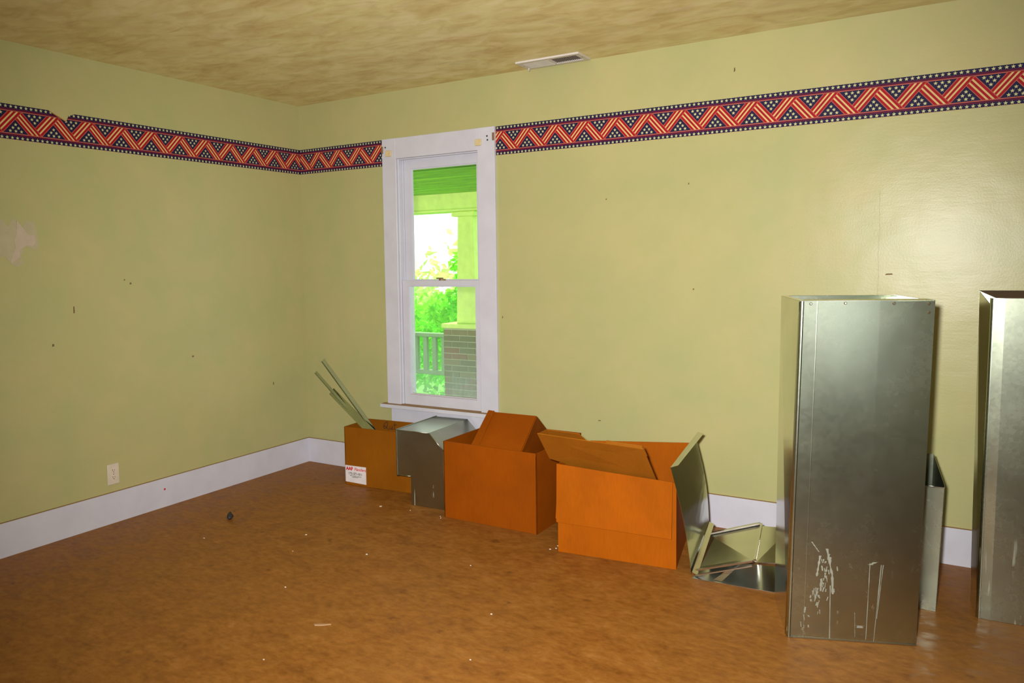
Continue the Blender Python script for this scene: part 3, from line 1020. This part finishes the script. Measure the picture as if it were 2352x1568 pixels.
# ------------------------------------------------------------------ bent sheet metal fitting beside box three
ft = empty('sheet_metal_fitting', (3.45, -0.60, 0))
tag(ft, 'shiny bent sheet metal fitting with a tall upright plate beside the orange carton', 'duct fitting')
SM = M['steel_shiny']
P1, P4 = Vector((3.248, -0.775, 0.004)), Vector((3.142, -0.768, 0.517))
P2, P3 = Vector((3.245, -0.450, 0.168)), Vector((3.182, -0.450, 0.580))
rows = []
for k in range(9):
    f = k / 8
    a, b = P1.lerp(P4, f), P2.lerp(P3, f)
    bow = 0.018 * math.sin(math.pi * f)
    rows.append([a.lerp(b, j / 4) + Vector((bow * 0.8, 0, 0)) for j in range(5)])
adopt(curved_sheet('upright_plate', rows, -0.0015, SM), ft)
adopt(sheet('top_flange', [P4, P4 + Vector((0.040, -0.002, 0.016)), P3 + Vector((0.034, 0.0, 0.050)), P3 + Vector((0.004, 0.0, 0.056))], 0.0012, SM), ft)
adopt(sheet('bottom_flange', [P1 + Vector((0.006, -0.004, 0.014)), P1 + Vector((0.034, -0.010, 0.006)), P2 + Vector((0.030, -0.006, -0.004)), P2 + Vector((0.004, 0, 0.002))], 0.0012, SM), ft)
B1, B2 = Vector((3.266, -0.752, 0.022)), Vector((3.262, -0.500, 0.118))
B4, B3 = Vector((3.534, -0.750, 0.118)), Vector((3.504, -0.460, 0.200))
adopt(sheet('slanted_plate', [B1, B4, B3, B2], 0.0012, SM), ft)
def bar(nm, A, B, w, h):
    A, B = Vector(A), Vector(B)
    d = (B - A).normalized()
    s = d.cross(Vector((0, 0, 1))).normalized() * w
    u = s.cross(d).normalized() * h
    bm = bmesh.new()
    bm_prism(bm, [A - s, A + s, A + s + u, A - s + u], B - A)
    return adopt(from_bm(nm, bm, SM), ft)
bar('folded_lip', B2 + Vector((0, 0, 0.002)), B3 + Vector((0, 0, 0.002)), 0.009, 0.008)
bar('folded_lip', B1 + Vector((0.0, -0.004, -0.004)), B4 + Vector((0, -0.004, -0.004)), 0.006, 0.008)
bar('folded_lip', P1 + Vector((0.02, -0.012, -0.001)), B4 + Vector((0.0, -0.020, -0.020)), 0.006, 0.006)
C2, C3 = Vector((3.640, -0.420, 0.192)), Vector((3.655, -0.690, 0.112))
adopt(sheet('end_plate', [B4 + Vector((0.012, 0, -0.006)), C3, C2, B3 + Vector((0.010, 0, -0.006))], 0.0012, SM), ft)
bar('folded_lip', B4 + Vector((0.006, 0, 0.0)), B3 + Vector((0.006, 0, 0.0)), 0.005, 0.010)
adopt(sheet('base_plate', [(3.262, -0.815, 0.003), (3.640, -0.790, 0.003), (3.620, -0.46, 0.003), (3.285, -0.55, 0.003)], 0.0015, SM), ft)
adopt(sheet('rear_plate', [B2 + Vector((0.0, 0.004, -0.003)), B3 + Vector((0, 0.004, -0.003)), Vector((3.50, -0.456, 0.004)), Vector((3.262, -0.496, 0.004))], 0.0012, SM), ft)
adopt(sheet('rear_plate', [B3 + Vector((0.012, 0.004, -0.008)), C2 + Vector((0, 0.004, -0.003)), Vector((3.64, -0.416, 0.004)), Vector((3.512, -0.456, 0.004))], 0.0012, SM), ft)
adopt(sheet('brace', [(3.36, -0.790, 0.006), (3.40, -0.790, 0.006), (3.475, -0.735, 0.088), (3.455, -0.730, 0.086)], 0.001, SM), ft)

# ------------------------------------------------------------------ tall ducts
def tall_duct(label, quad, h, back_lift, name='tall_duct', crease=True, notch=False):
    fl, fr, br, bl = [Vector((p[0][0], p[0][1], 0.001)) for p in quad]
    dT = [Vector((p[1][0], p[1][1], 0)) for p in quad]       # top offsets
    tops = [p + d + Z * (h + k) for p, d, k in zip((fl, fr, br, bl), dT, (0, 0, back_lift, back_lift))]
    root = empty(name, (fl + fr + br + bl) / 4)
    tag(root, label, 'duct', 'galvanised ducts by the back wall')
    MT = M['steel']
    th = 0.0018
    rad = 0.010
    # front panel turned round its left corner
    uf = (fr - fl).normalized()
    us = (bl - fl).normalized()
    rows = []
    for k in range(7):
        f = k / 6
        b0, t0 = fl, tops[0]
        c0 = b0.lerp(t0, f)
        c1 = fr.lerp(tops[1], f)
        c3 = bl.lerp(tops[3], f)
        ufk, usk = (c1 - c0).normalized(), (c3 - c0).normalized()
        row = []
        for j in range(7):
            t = math.pi / 2 * j / 6
            row.append(c0 + ufk * rad * (1 - math.sin(t)) + usk * rad * (1 - math.cos(t)))
        wd = (c1 - c0).length
        nrm = ufk.cross(Z)
        for x in ((0.03, 0.128, 0.132, 0.136, 0.35, 0.6, 0.85, 1.0) if crease else (0.1, 0.3, 0.6, 0.85, 1.0)):
            bulge = 0.0025 * math.sin(math.pi * x) + (0.0002 if crease and x == 0.132 else 0)
            row.append(c0 + ufk * wd * x + nrm * bulge)
        rows.append(row)
    adopt(curved_sheet('front_panel', rows, th, MT), root)
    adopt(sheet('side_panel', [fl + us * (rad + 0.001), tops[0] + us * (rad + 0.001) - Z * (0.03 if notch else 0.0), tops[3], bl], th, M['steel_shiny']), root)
    adopt(sheet('side_panel', [fr, br, tops[2], tops[1]], th, MT), root)
    adopt(sheet('back_panel', [br, bl, tops[3], tops[2]], th, MT), root)
    return root, (fl, fr, br, bl), tops

d1q = [((3.763, -1.205), (0.033, 0.006)), ((4.213, -1.032), (0.035, 0.002)), ((4.079, -0.667), (0.025, 0.0)), ((3.647, -0.842), (0.012, 0.006))]
d1, c1, t1 = tall_duct('tall galvanised square duct with dried drips standing in front of the wall', d1q, 1.359, 0.004)
# turned-in flange round the top, corner seam and sheet metal screws
bm = bmesh.new()
mid = (t1[0] + t1[1] + t1[2] + t1[3]) / 4
for i in (1, 2, 3, 0):
    a, b = t1[i], t1[(i + 1) % 4]
    ia, ib = a + (mid - a) * 0.10, b + (mid - b) * 0.10
    k = 0.016 if i == 0 else 0.0
    bm_prism(bm, [a + Z * 0.0005, b + Z * 0.0005, ib + Z * (0.0005 + k * 0.3), ia + Z * (0.0005 + k * 0.3)], Z * 0.0015)
adopt(from_bm('top_flange', bm, M['steel_shiny']), d1)
bm = bmesh.new()
us1 = (c1[3] - c1[0]).normalized()
uf1 = (c1[1] - c1[0]).normalized()
nf1 = uf1.cross(Z)
A, B = c1[0] + us1 * 0.020 + Z * 0.004, t1[0] + us1 * 0.018 - Z * 0.055
for off, w in ((0.0, 0.004), (0.010, 0.002)):
    cyl_bm(bm, A - uf1 * 0.001 + us1 * off, B - A, w, (B - A).length, 8)
adopt(from_bm('corner_seam', bm, M['steel_shiny'], smooth=True), d1)
adopt(sheet('corner_gap', [t1[0] + us1 * 0.004 - uf1 * 0.0030 - Z * 0.003, t1[0] + us1 * 0.012 - uf1 * 0.0030 - Z * 0.003, t1[0] + us1 * 0.012 - uf1 * 0.0030 - Z * 0.045, t1[0] + us1 * 0.006 - uf1 * 0.0030 - Z * 0.045], 0.001, M['dark']), d1)
for (x, z) in ((0.08, 0.010), (0.34, 0.008), (0.70, 0.010), (0.955, 0.012), (0.955, 0.045)):
    bm = bmesh.new()
    cyl_bm(bm, t1[0].lerp(t1[1], x) - Z * z + nf1 * (0.0025 * math.sin(math.pi * x)), nf1, 0.006, 0.003, 10, 0.0035)
    adopt(from_bm('screw', bm, M['steel_shiny']), d1)
for (x, y) in ((0.20, 0.62), (0.48, 0.55)):
    bm = bmesh.new()
    a = t1[0].lerp(t1[1], x).lerp(t1[3].lerp(t1[2], x), 0.05)
    cyl_bm(bm, a + Z * 0.0035, Z, 0.006, 0.003, 10, 0.0035)
    adopt(from_bm('screw', bm, M['steel_shiny']), d1)
# bottom lip
bm = bmesh.new()
bm_prism(bm, [c1[0] + nf1 * 0.0035 + uf1 * 0.012, c1[1] + nf1 * 0.0035, c1[1] + nf1 * 0.0035 + Z * 0.006, c1[0] + nf1 * 0.0035 + uf1 * 0.012 + Z * 0.006], nf1 * -0.002)
adopt(from_bm('bottom_lip', bm, M['steel_dull']), d1)

drip_m = plain('dried_drip', (0.235, 0.235, 0.185), 0.7)
def drip(x, z0, z1, w, sway=0.0, seed=0):
    rnd = random.Random(seed)
    n = 9
    Lp, Rp = [], []
    for k in range(n + 1):
        f = k / n
        z = z0 + (z1 - z0) * f
        c = c1[0].lerp(t1[0], z / 1.36).lerp(c1[1].lerp(t1[1], z / 1.36), x + sway * f) + nf1 * (0.0025 * math.sin(math.pi * x) + 0.0006)
        ww = w * rnd.uniform(0.35, 1.0) * (1.5 if k == n else 1)
        Lp.append(c - uf1 * ww)
        Rp.append(c + uf1 * ww)
    vs = Lp + Rp
    m_ = n + 1
    o = mesh_obj('dried_drip', vs, [(k, m_ + k, m_ + k + 1, k + 1) for k in range(n)], drip_m)
    return adopt(o, d1)
for q, a in enumerate(((0.335, 0.006, 0.225, 0.0022, -0.012), (0.345, 0.19, 0.275, 0.0060, -0.012), (0.330, 0.275, 0.375, 0.0050, -0.045), (0.615, 0.012, 0.325, 0.0020, 0.004), (0.675, 0.004, 0.320, 0.0020, 0.030),
                       (0.690, 0.10, 0.320, 0.0014, 0.030), (0.620, 0.318, 0.330, 0.0100, 0.04), (0.530, 0.02, 0.12, 0.0012, -0.01), (0.215, 0.26, 0.345, 0.0050, 0.02), (0.225, 0.36, 0.40, 0.0030, -0.06), (0.250, 0.20, 0.25, 0.0050, 0.0), (0.565, 0.058, 0.068, 0.0160, 0.0))):
    drip(*a, seed=q)
# crusted splash low on the face
def splash(cx, cz, rx, rz, n, seed, slant):
    rnd = random.Random(seed)
    for _ in range(n):
        u = rnd.gauss(0, 0.45)
        z = cz + rz * u
        x = cx + rx * (rnd.gauss(0, 0.4) + slant * u)
        drip(x, z, z + rnd.uniform(0.006, 0.028), rnd.uniform(0.0012, 0.0045), rnd.uniform(-0.01, 0.01), rnd.randint(0, 999))
splash(0.225, 0.16, 0.10, 0.10, 34, 5, 0.9)
splash(0.290, 0.30, 0.05, 0.07, 14, 6, 0.0)

d3q = [((4.420, -0.637), (0.017, -0.020)), ((4.900, -0.598), (0.015, -0.020)), ((4.885, -0.430), (0.0, 0.0)), ((4.398, -0.462), (0.0, 0.0))]
d3, c3, t3 = tall_duct('tall galvanised duct with rounded top corner standing nearest the right wall', d3q, 1.352, 0.022, crease=False, notch=True)
uf3 = (c3[1] - c3[0]).normalized()
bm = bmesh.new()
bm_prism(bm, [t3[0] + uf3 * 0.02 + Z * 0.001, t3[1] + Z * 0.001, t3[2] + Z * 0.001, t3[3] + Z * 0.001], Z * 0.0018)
adopt(from_bm('dark_mouth_sheet', bm, M['duct_dark']), d3)  # dark sheet over the open top stands in for its shaded inside

# short duct boot between the tall ducts
d2 = empty('short_duct', (4.20, -0.53, 0))
tag(d2, 'short galvanised duct with a sloping open top between the two tall ducts', 'duct', 'galvanised ducts by the back wall')
s_fl, s_fr, s_br, s_bl = Vector((4.110, -0.648, 0.001)), Vector((4.272, -0.655, 0.001)), Vector((4.232, -0.45, 0.001)), Vector((4.105, -0.445, 0.001))
tf = [s_fl + Vector((0.012, 0, 0.545)), s_fr + Vector((0.020, 0, 0.547)), s_br + Vector((0.014, 0, 0.642)), s_bl + Vector((0.014, 0, 0.640))]
adopt(sheet('front_panel', [s_fl, s_fr, tf[1], tf[0]], 0.0015, M['steel']), d2)
adopt(sheet('side_panel', [s_fr, s_br, tf[2], tf[1] + Z * 0.012], 0.0015, M['steel']), d2)
adopt(sheet('side_panel', [s_bl, s_fl, tf[0], tf[3]], 0.0015, M['steel']), d2)
adopt(sheet('back_panel', [s_br, s_bl, tf[3], tf[2]], 0.0015, M['steel']), d2)
adopt(sheet('rim_lip', [tf[0] + Vector((0, -0.003, -0.004)), tf[1] + Vector((0, -0.003, -0.004)), tf[1] + Vector((0, -0.003, 0.001)), tf[0] + Vector((0, -0.003, 0.001))], 0.002, M['steel_shiny']), d2)

# ------------------------------------------------------------------ debris on the floor
def flake(pos, size, seed, mat=None, name='paint_chip'):
    rnd = random.Random(seed)
    n = 6
    pts = []
    for i in range(n):
        t = 2 * math.pi * i / n
        r = size * rnd.uniform(0.4, 0.8)
        pts.append((pos[0] + r * math.cos(t), pos[1] + r * 0.75 * math.sin(t), 0.0005))
    bm = bmesh.new()
    bm_prism(bm, pts, (0, 0, 0.0025))
    return from_bm(name, bm, mat or M['chip'])
FL = ((1.687, -1.339, 0.010), (1.237, -0.657, 0.016), (1.190, -1.274, 0.009), (1.70, -0.66, 0.006), (1.68, -0.635, 0.007), (2.515, -0.735, 0.007), (2.522, -0.775, 0.008),
      (2.50, -0.80, 0.010), (0.72, -1.60, 0.008), (1.62, -1.86, 0.009), (2.62, -1.62, 0.008), (2.25, -1.20, 0.006), (1.31, -1.50, 0.005), (2.75, -2.0, 0.006), (2.05, -2.4, 0.006), (1.45, -0.63, 0.005))
FLB = {1: 'largest white paint flake, on the floor in front of the duct elbow', 15: 'white paint crumb at the foot of the duct elbow'}
FLB.update({k: 'white paint crumb at the left foot of the russet carton' for k in (3, 4)})
FLB.update({k: 'white paint crumb beside the left foot of the bright orange carton' for k in (5, 6, 7)})
for k, (x, y, r) in enumerate(FL):
    tag(flake((x, y), r, k), FLB.get(k, 'tiny white paint flake lying on the open brown floor'), 'paint chip', 'white paint flakes on the floor')
bm = bmesh.new()
bm_prism(bm, [(2.012, -2.082, 0.001), (2.024, -2.088, 0.001), (2.050, -2.073, 0.001), (2.078, -2.046, 0.001), (2.074, -2.044, 0.001), (2.038, -2.066, 0.001)], (0, 0, 0.004))
tag(from_bm('wood_splinter', bm, M['chip_tan']), 'pale tan splinter lying on the open floor', 'splinter')
bm = bmesh.new()
bmesh.ops.create_icosphere(bm, subdivisions=2, radius=1.0)
for v in bm.verts:
    c = v.co.copy()
    k = 1 + 0.25 * math.sin(5 * c.x + 3 * c.y) + 0.15 * math.sin(7 * c.z + 2)
    x, y, z = c.x * 0.034 * k, c.y * 0.017 * k, c.z * 0.017 * k
    z += 0.018 * max(0, -c.x) ** 2
    ca, sa = math.cos(math.radians(-40)), math.sin(math.radians(-40))
    v.co = Vector((0.580 + x * ca - y * sa, -1.290 + x * sa + y * ca, max(0.0005, z + 0.012)))
tag(from_bm('rubber_lump', bm, M['lump'], smooth=True), 'small black lump of debris on the floor near the left wall', 'debris')

# ------------------------------------------------------------------ porch outside the window
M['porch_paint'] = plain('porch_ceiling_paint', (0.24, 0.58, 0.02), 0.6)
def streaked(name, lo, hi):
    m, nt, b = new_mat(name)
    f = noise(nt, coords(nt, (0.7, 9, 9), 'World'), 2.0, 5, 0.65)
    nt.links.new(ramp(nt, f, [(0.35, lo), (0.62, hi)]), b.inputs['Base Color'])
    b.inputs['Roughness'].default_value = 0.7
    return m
M['porch_paint'] = streaked('porch_ceiling_paint', (0.10, 0.30, 0.01), (0.27, 0.62, 0.02))  # white boards; the green cast is put into their colour
M['porch_trim'] = plain('porch_trim_paint', (0.60, 0.80, 0.16), 0.6)  # yellow-green cast put into the trim colour
M['porch_grey'] = plain('weathered_rail_paint', (0.22, 0.38, 0.17), 0.7)  # rail colour carries the same green cast
M['mortar'] = plain('mortar', (0.40, 0.44, 0.26), 0.9)
M['bricks'] = [plain('brick_%s' % n, c, 0.85) for n, c in (('tan', (0.20, 0.17, 0.070)), ('olive', (0.15, 0.15, 0.065)), ('red', (0.20, 0.11, 0.055)))]
M['grass'] = plain('grass', (0.10, 0.34, 0.02), 0.9)
M['deck'] = plain('porch_deck_paint', (0.16, 0.22, 0.13), 0.7)

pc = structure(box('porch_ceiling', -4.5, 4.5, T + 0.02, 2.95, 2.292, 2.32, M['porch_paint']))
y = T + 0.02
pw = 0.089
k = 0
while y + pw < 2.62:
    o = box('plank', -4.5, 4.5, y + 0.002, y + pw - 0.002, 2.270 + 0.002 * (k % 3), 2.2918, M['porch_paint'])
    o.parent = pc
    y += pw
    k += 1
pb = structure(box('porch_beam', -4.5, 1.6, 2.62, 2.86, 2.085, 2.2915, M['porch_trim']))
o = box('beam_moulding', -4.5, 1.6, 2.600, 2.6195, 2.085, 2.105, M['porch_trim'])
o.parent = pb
structure(box('porch_floor', -4.5, 4.5, T + 0.02, 3.2, -0.16, -0.10, M['deck']))
structure(box('ground', -25, 20, 3.2, 40, -0.60, -0.55, M['grass']))
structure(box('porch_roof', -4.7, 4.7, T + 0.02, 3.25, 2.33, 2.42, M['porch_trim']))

def brick_pier(px0, px1, py0, py1, z0, z1, label):
    root = empty('brick_pier', ((px0 + px1) / 2, (py0 + py1) / 2, z0))
    tag(root, label, 'pier')
    adopt(box('mortar_core', px0 + 0.006, px1 - 0.006, py0 + 0.006, py1 - 0.006, z0, z1, M['mortar']), root)
    ch, bh = 0.0655, 0.0565
    bl_ = 0.205
    n = int((z1 - z0) / ch)
    rnd = random.Random(3)
    for c in range(n):
        za = z0 + c * ch
        for side in range(2):
            a0, a1 = (px0, px1) if side == 0 else (py0, py1)
            s = a0 - (bl_ / 2 if (c + side) % 2 else 0)
            while s < a1 - 0.01:
                s0, s1 = max(s, a0), min(s + bl_ - 0.010, a1)
                if s1 - s0 > 0.03:
                    j = rnd.uniform(-0.002, 0.002)
                    mt = M['bricks'][rnd.choice((0, 0, 1, 1, 2))]
                    if side == 0:
                        b = box('brick', s0, s1, py0 + j, py0 + 0.09, za, za + bh, mt)
                    else:
                        b = box('brick', px1 - 0.09, px1 + j, max(s0, py0 + 0.092), s1, za, za + bh, mt)
                    adopt(b, root)
                s += bl_
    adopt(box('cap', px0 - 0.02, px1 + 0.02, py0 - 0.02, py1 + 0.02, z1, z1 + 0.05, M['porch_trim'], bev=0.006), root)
    return root
brick_pier(-0.462, 0.030, 2.60, 3.06, -0.10, 0.825, 'brick pier with painted cap carrying the porch column outside the window')

cl = empty('porch_column', (-0.22, 2.83, 0.875))
tag(cl, 'pale painted square porch column standing on the brick pier', 'column')
bm = bmesh.new()
def taper(bm, x0, x1, y0, y1, z0, X0, X1, Y0, Y1, z1):
    vs = [bm.verts.new(v) for v in ((x0, y0, z0), (x1, y0, z0), (x1, y1, z0), (x0, y1, z0), (X0, Y0, z1), (X1, Y0, z1), (X1, Y1, z1), (X0, Y1, z1))]
    for f in ((0, 3, 2, 1), (4, 5, 6, 7), (0, 1, 5, 4), (1, 2, 6, 5), (2, 3, 7, 6), (3, 0, 4, 7)):
        bm.faces.new([vs[i] for i in f])
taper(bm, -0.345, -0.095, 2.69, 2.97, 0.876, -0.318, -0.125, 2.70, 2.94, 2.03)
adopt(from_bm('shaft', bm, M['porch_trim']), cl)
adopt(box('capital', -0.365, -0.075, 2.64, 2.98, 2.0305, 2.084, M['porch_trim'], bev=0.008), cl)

rl = empty('porch_railing', (-1.5, 2.80, 0.2))
tag(rl, 'weathered pale porch railing with balusters beside the brick pier', 'railing')
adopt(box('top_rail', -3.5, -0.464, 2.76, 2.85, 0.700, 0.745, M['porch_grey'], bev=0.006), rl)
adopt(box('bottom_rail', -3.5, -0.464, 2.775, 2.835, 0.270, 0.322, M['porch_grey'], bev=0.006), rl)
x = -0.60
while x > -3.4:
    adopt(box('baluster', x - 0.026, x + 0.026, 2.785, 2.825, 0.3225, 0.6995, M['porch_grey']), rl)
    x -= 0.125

def leaf_material(name, col, trans):
    m = bpy.data.materials.new(name)
    m.use_nodes = True
    nt = m.node_tree
    nt.nodes.clear()
    out = nt.nodes.new('ShaderNodeOutputMaterial')
    geo = nt.nodes.new('ShaderNodeNewGeometry')
    c = ramp(nt, geo.outputs['Random Per Island'], [(0.0, [x * 0.7 for x in col]), (1.0, [min(1, x * 1.25) for x in col])])
    d = nt.nodes.new('ShaderNodeBsdfDiffuse')
    t = nt.nodes.new('ShaderNodeBsdfTranslucent')
    nt.links.new(c, d.inputs[0])
    nt.links.new(c, t.inputs[0])
    mx = nt.nodes.new('ShaderNodeMixShader')
    mx.inputs[0].default_value = trans
    nt.links.new(d.outputs[0], mx.inputs[1])
    nt.links.new(t.outputs[0], mx.inputs[2])
    nt.links.new(mx.outputs[0], out.inputs[0])
    return m
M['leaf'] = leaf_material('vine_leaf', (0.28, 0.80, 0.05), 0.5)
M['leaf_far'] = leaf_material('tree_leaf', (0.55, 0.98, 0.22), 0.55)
M['bark'] = plain('bark', (0.12, 0.10, 0.05), 0.9)

def leaves(bm, centre, radii, n, size, rnd):
    for _ in range(n):
        while True:
            p = Vector((rnd.uniform(-1, 1), rnd.uniform(-1, 1), rnd.uniform(-1, 1)))
            if p.length < 1:
                break
        p = Vector(centre) + Vector((p.x * radii[0], p.y * radii[1], p.z * radii[2]))
        q = Vector((rnd.gauss(0, 1), rnd.gauss(0, 1) - 0.6, rnd.gauss(0, 1) + 0.5)).to_track_quat('Z', 'Y')
        s = size * rnd.uniform(0.6, 1.3)
        sp = rnd.uniform(0, 6.28)
        def w(x, y, z):
            c_, s_ = math.cos(sp), math.sin(sp)
            return p + q @ Vector(((x * c_ - y * s_) * s, (x * s_ + y * c_) * s, z * s))
        a, b, c, d, e = (bm.verts.new(w(*v)) for v in ((0, -1, 0), (0.55, -0.2, 0.18), (0, 1.1, -0.1), (-0.55, -0.2, 0.18), (0, 0.1, 0)))
        bm.faces.new((a, b, e))
        bm.faces.new((b, c, e))
        bm.faces.new((c, d, e))
        bm.faces.new((d, a, e))

def plant(name, label, cat, clumps, size, mat, stems, seed, base):
    root = empty(name, base)
    tag(root, label, cat)
    rnd = random.Random(seed)
    bm = bmesh.new()
    for c, r, n in clumps:
        leaves(bm, c, r, n, size, rnd)
    f = adopt(from_bm('foliage', bm, mat), root)
    f['kind'] = 'stuff'
    for (a, b, r) in stems:
        bm = bmesh.new()
        A, B = Vector(a), Vector(b)
        cyl_bm(bm, A, B - A, r, (B - A).length, 8, r * 0.6)
        adopt(from_bm('stem', bm, M['bark']), root)
    return root
plant('climbing_vine', 'leafy green vine climbing beside the porch column', 'vine',
      [((-0.63, 3.36, 1.75), (0.08, 0.10, 0.14), 45), ((-0.68, 3.36, 1.5), (0.17, 0.14, 0.17), 120), ((-0.64, 3.36, 1.15), (0.24, 0.16, 0.26), 260), ((-0.91, 3.36, 0.95), (0.32, 0.16, 0.22), 240)],
      0.050, M['leaf'], [((-0.66, 3.38, -0.55), (-0.62, 3.36, 1.0), 0.012), ((-0.62, 3.36, 1.0), (-0.63, 3.36, 1.8), 0.007)], 11, (-0.66, 3.38, -0.55))
plant('garden_shrub', 'dense green shrub growing behind the porch railing', 'shrub',
      [((-1.25, 4.25, 0.70), (0.9, 0.40, 0.50), 1100), ((-1.4, 4.35, 0.2), (1.2, 0.45, 0.55), 1300), ((-2.5, 4.5, 0.5), (0.9, 0.5, 0.7), 900)],
      0.062, M['leaf'], [((-1.25, 4.3, -0.55), (-1.2, 4.25, 0.5), 0.03), ((-2.4, 4.5, -0.55), (-2.4, 4.5, 0.5), 0.03)], 12, (-1.6, 4.35, -0.55))
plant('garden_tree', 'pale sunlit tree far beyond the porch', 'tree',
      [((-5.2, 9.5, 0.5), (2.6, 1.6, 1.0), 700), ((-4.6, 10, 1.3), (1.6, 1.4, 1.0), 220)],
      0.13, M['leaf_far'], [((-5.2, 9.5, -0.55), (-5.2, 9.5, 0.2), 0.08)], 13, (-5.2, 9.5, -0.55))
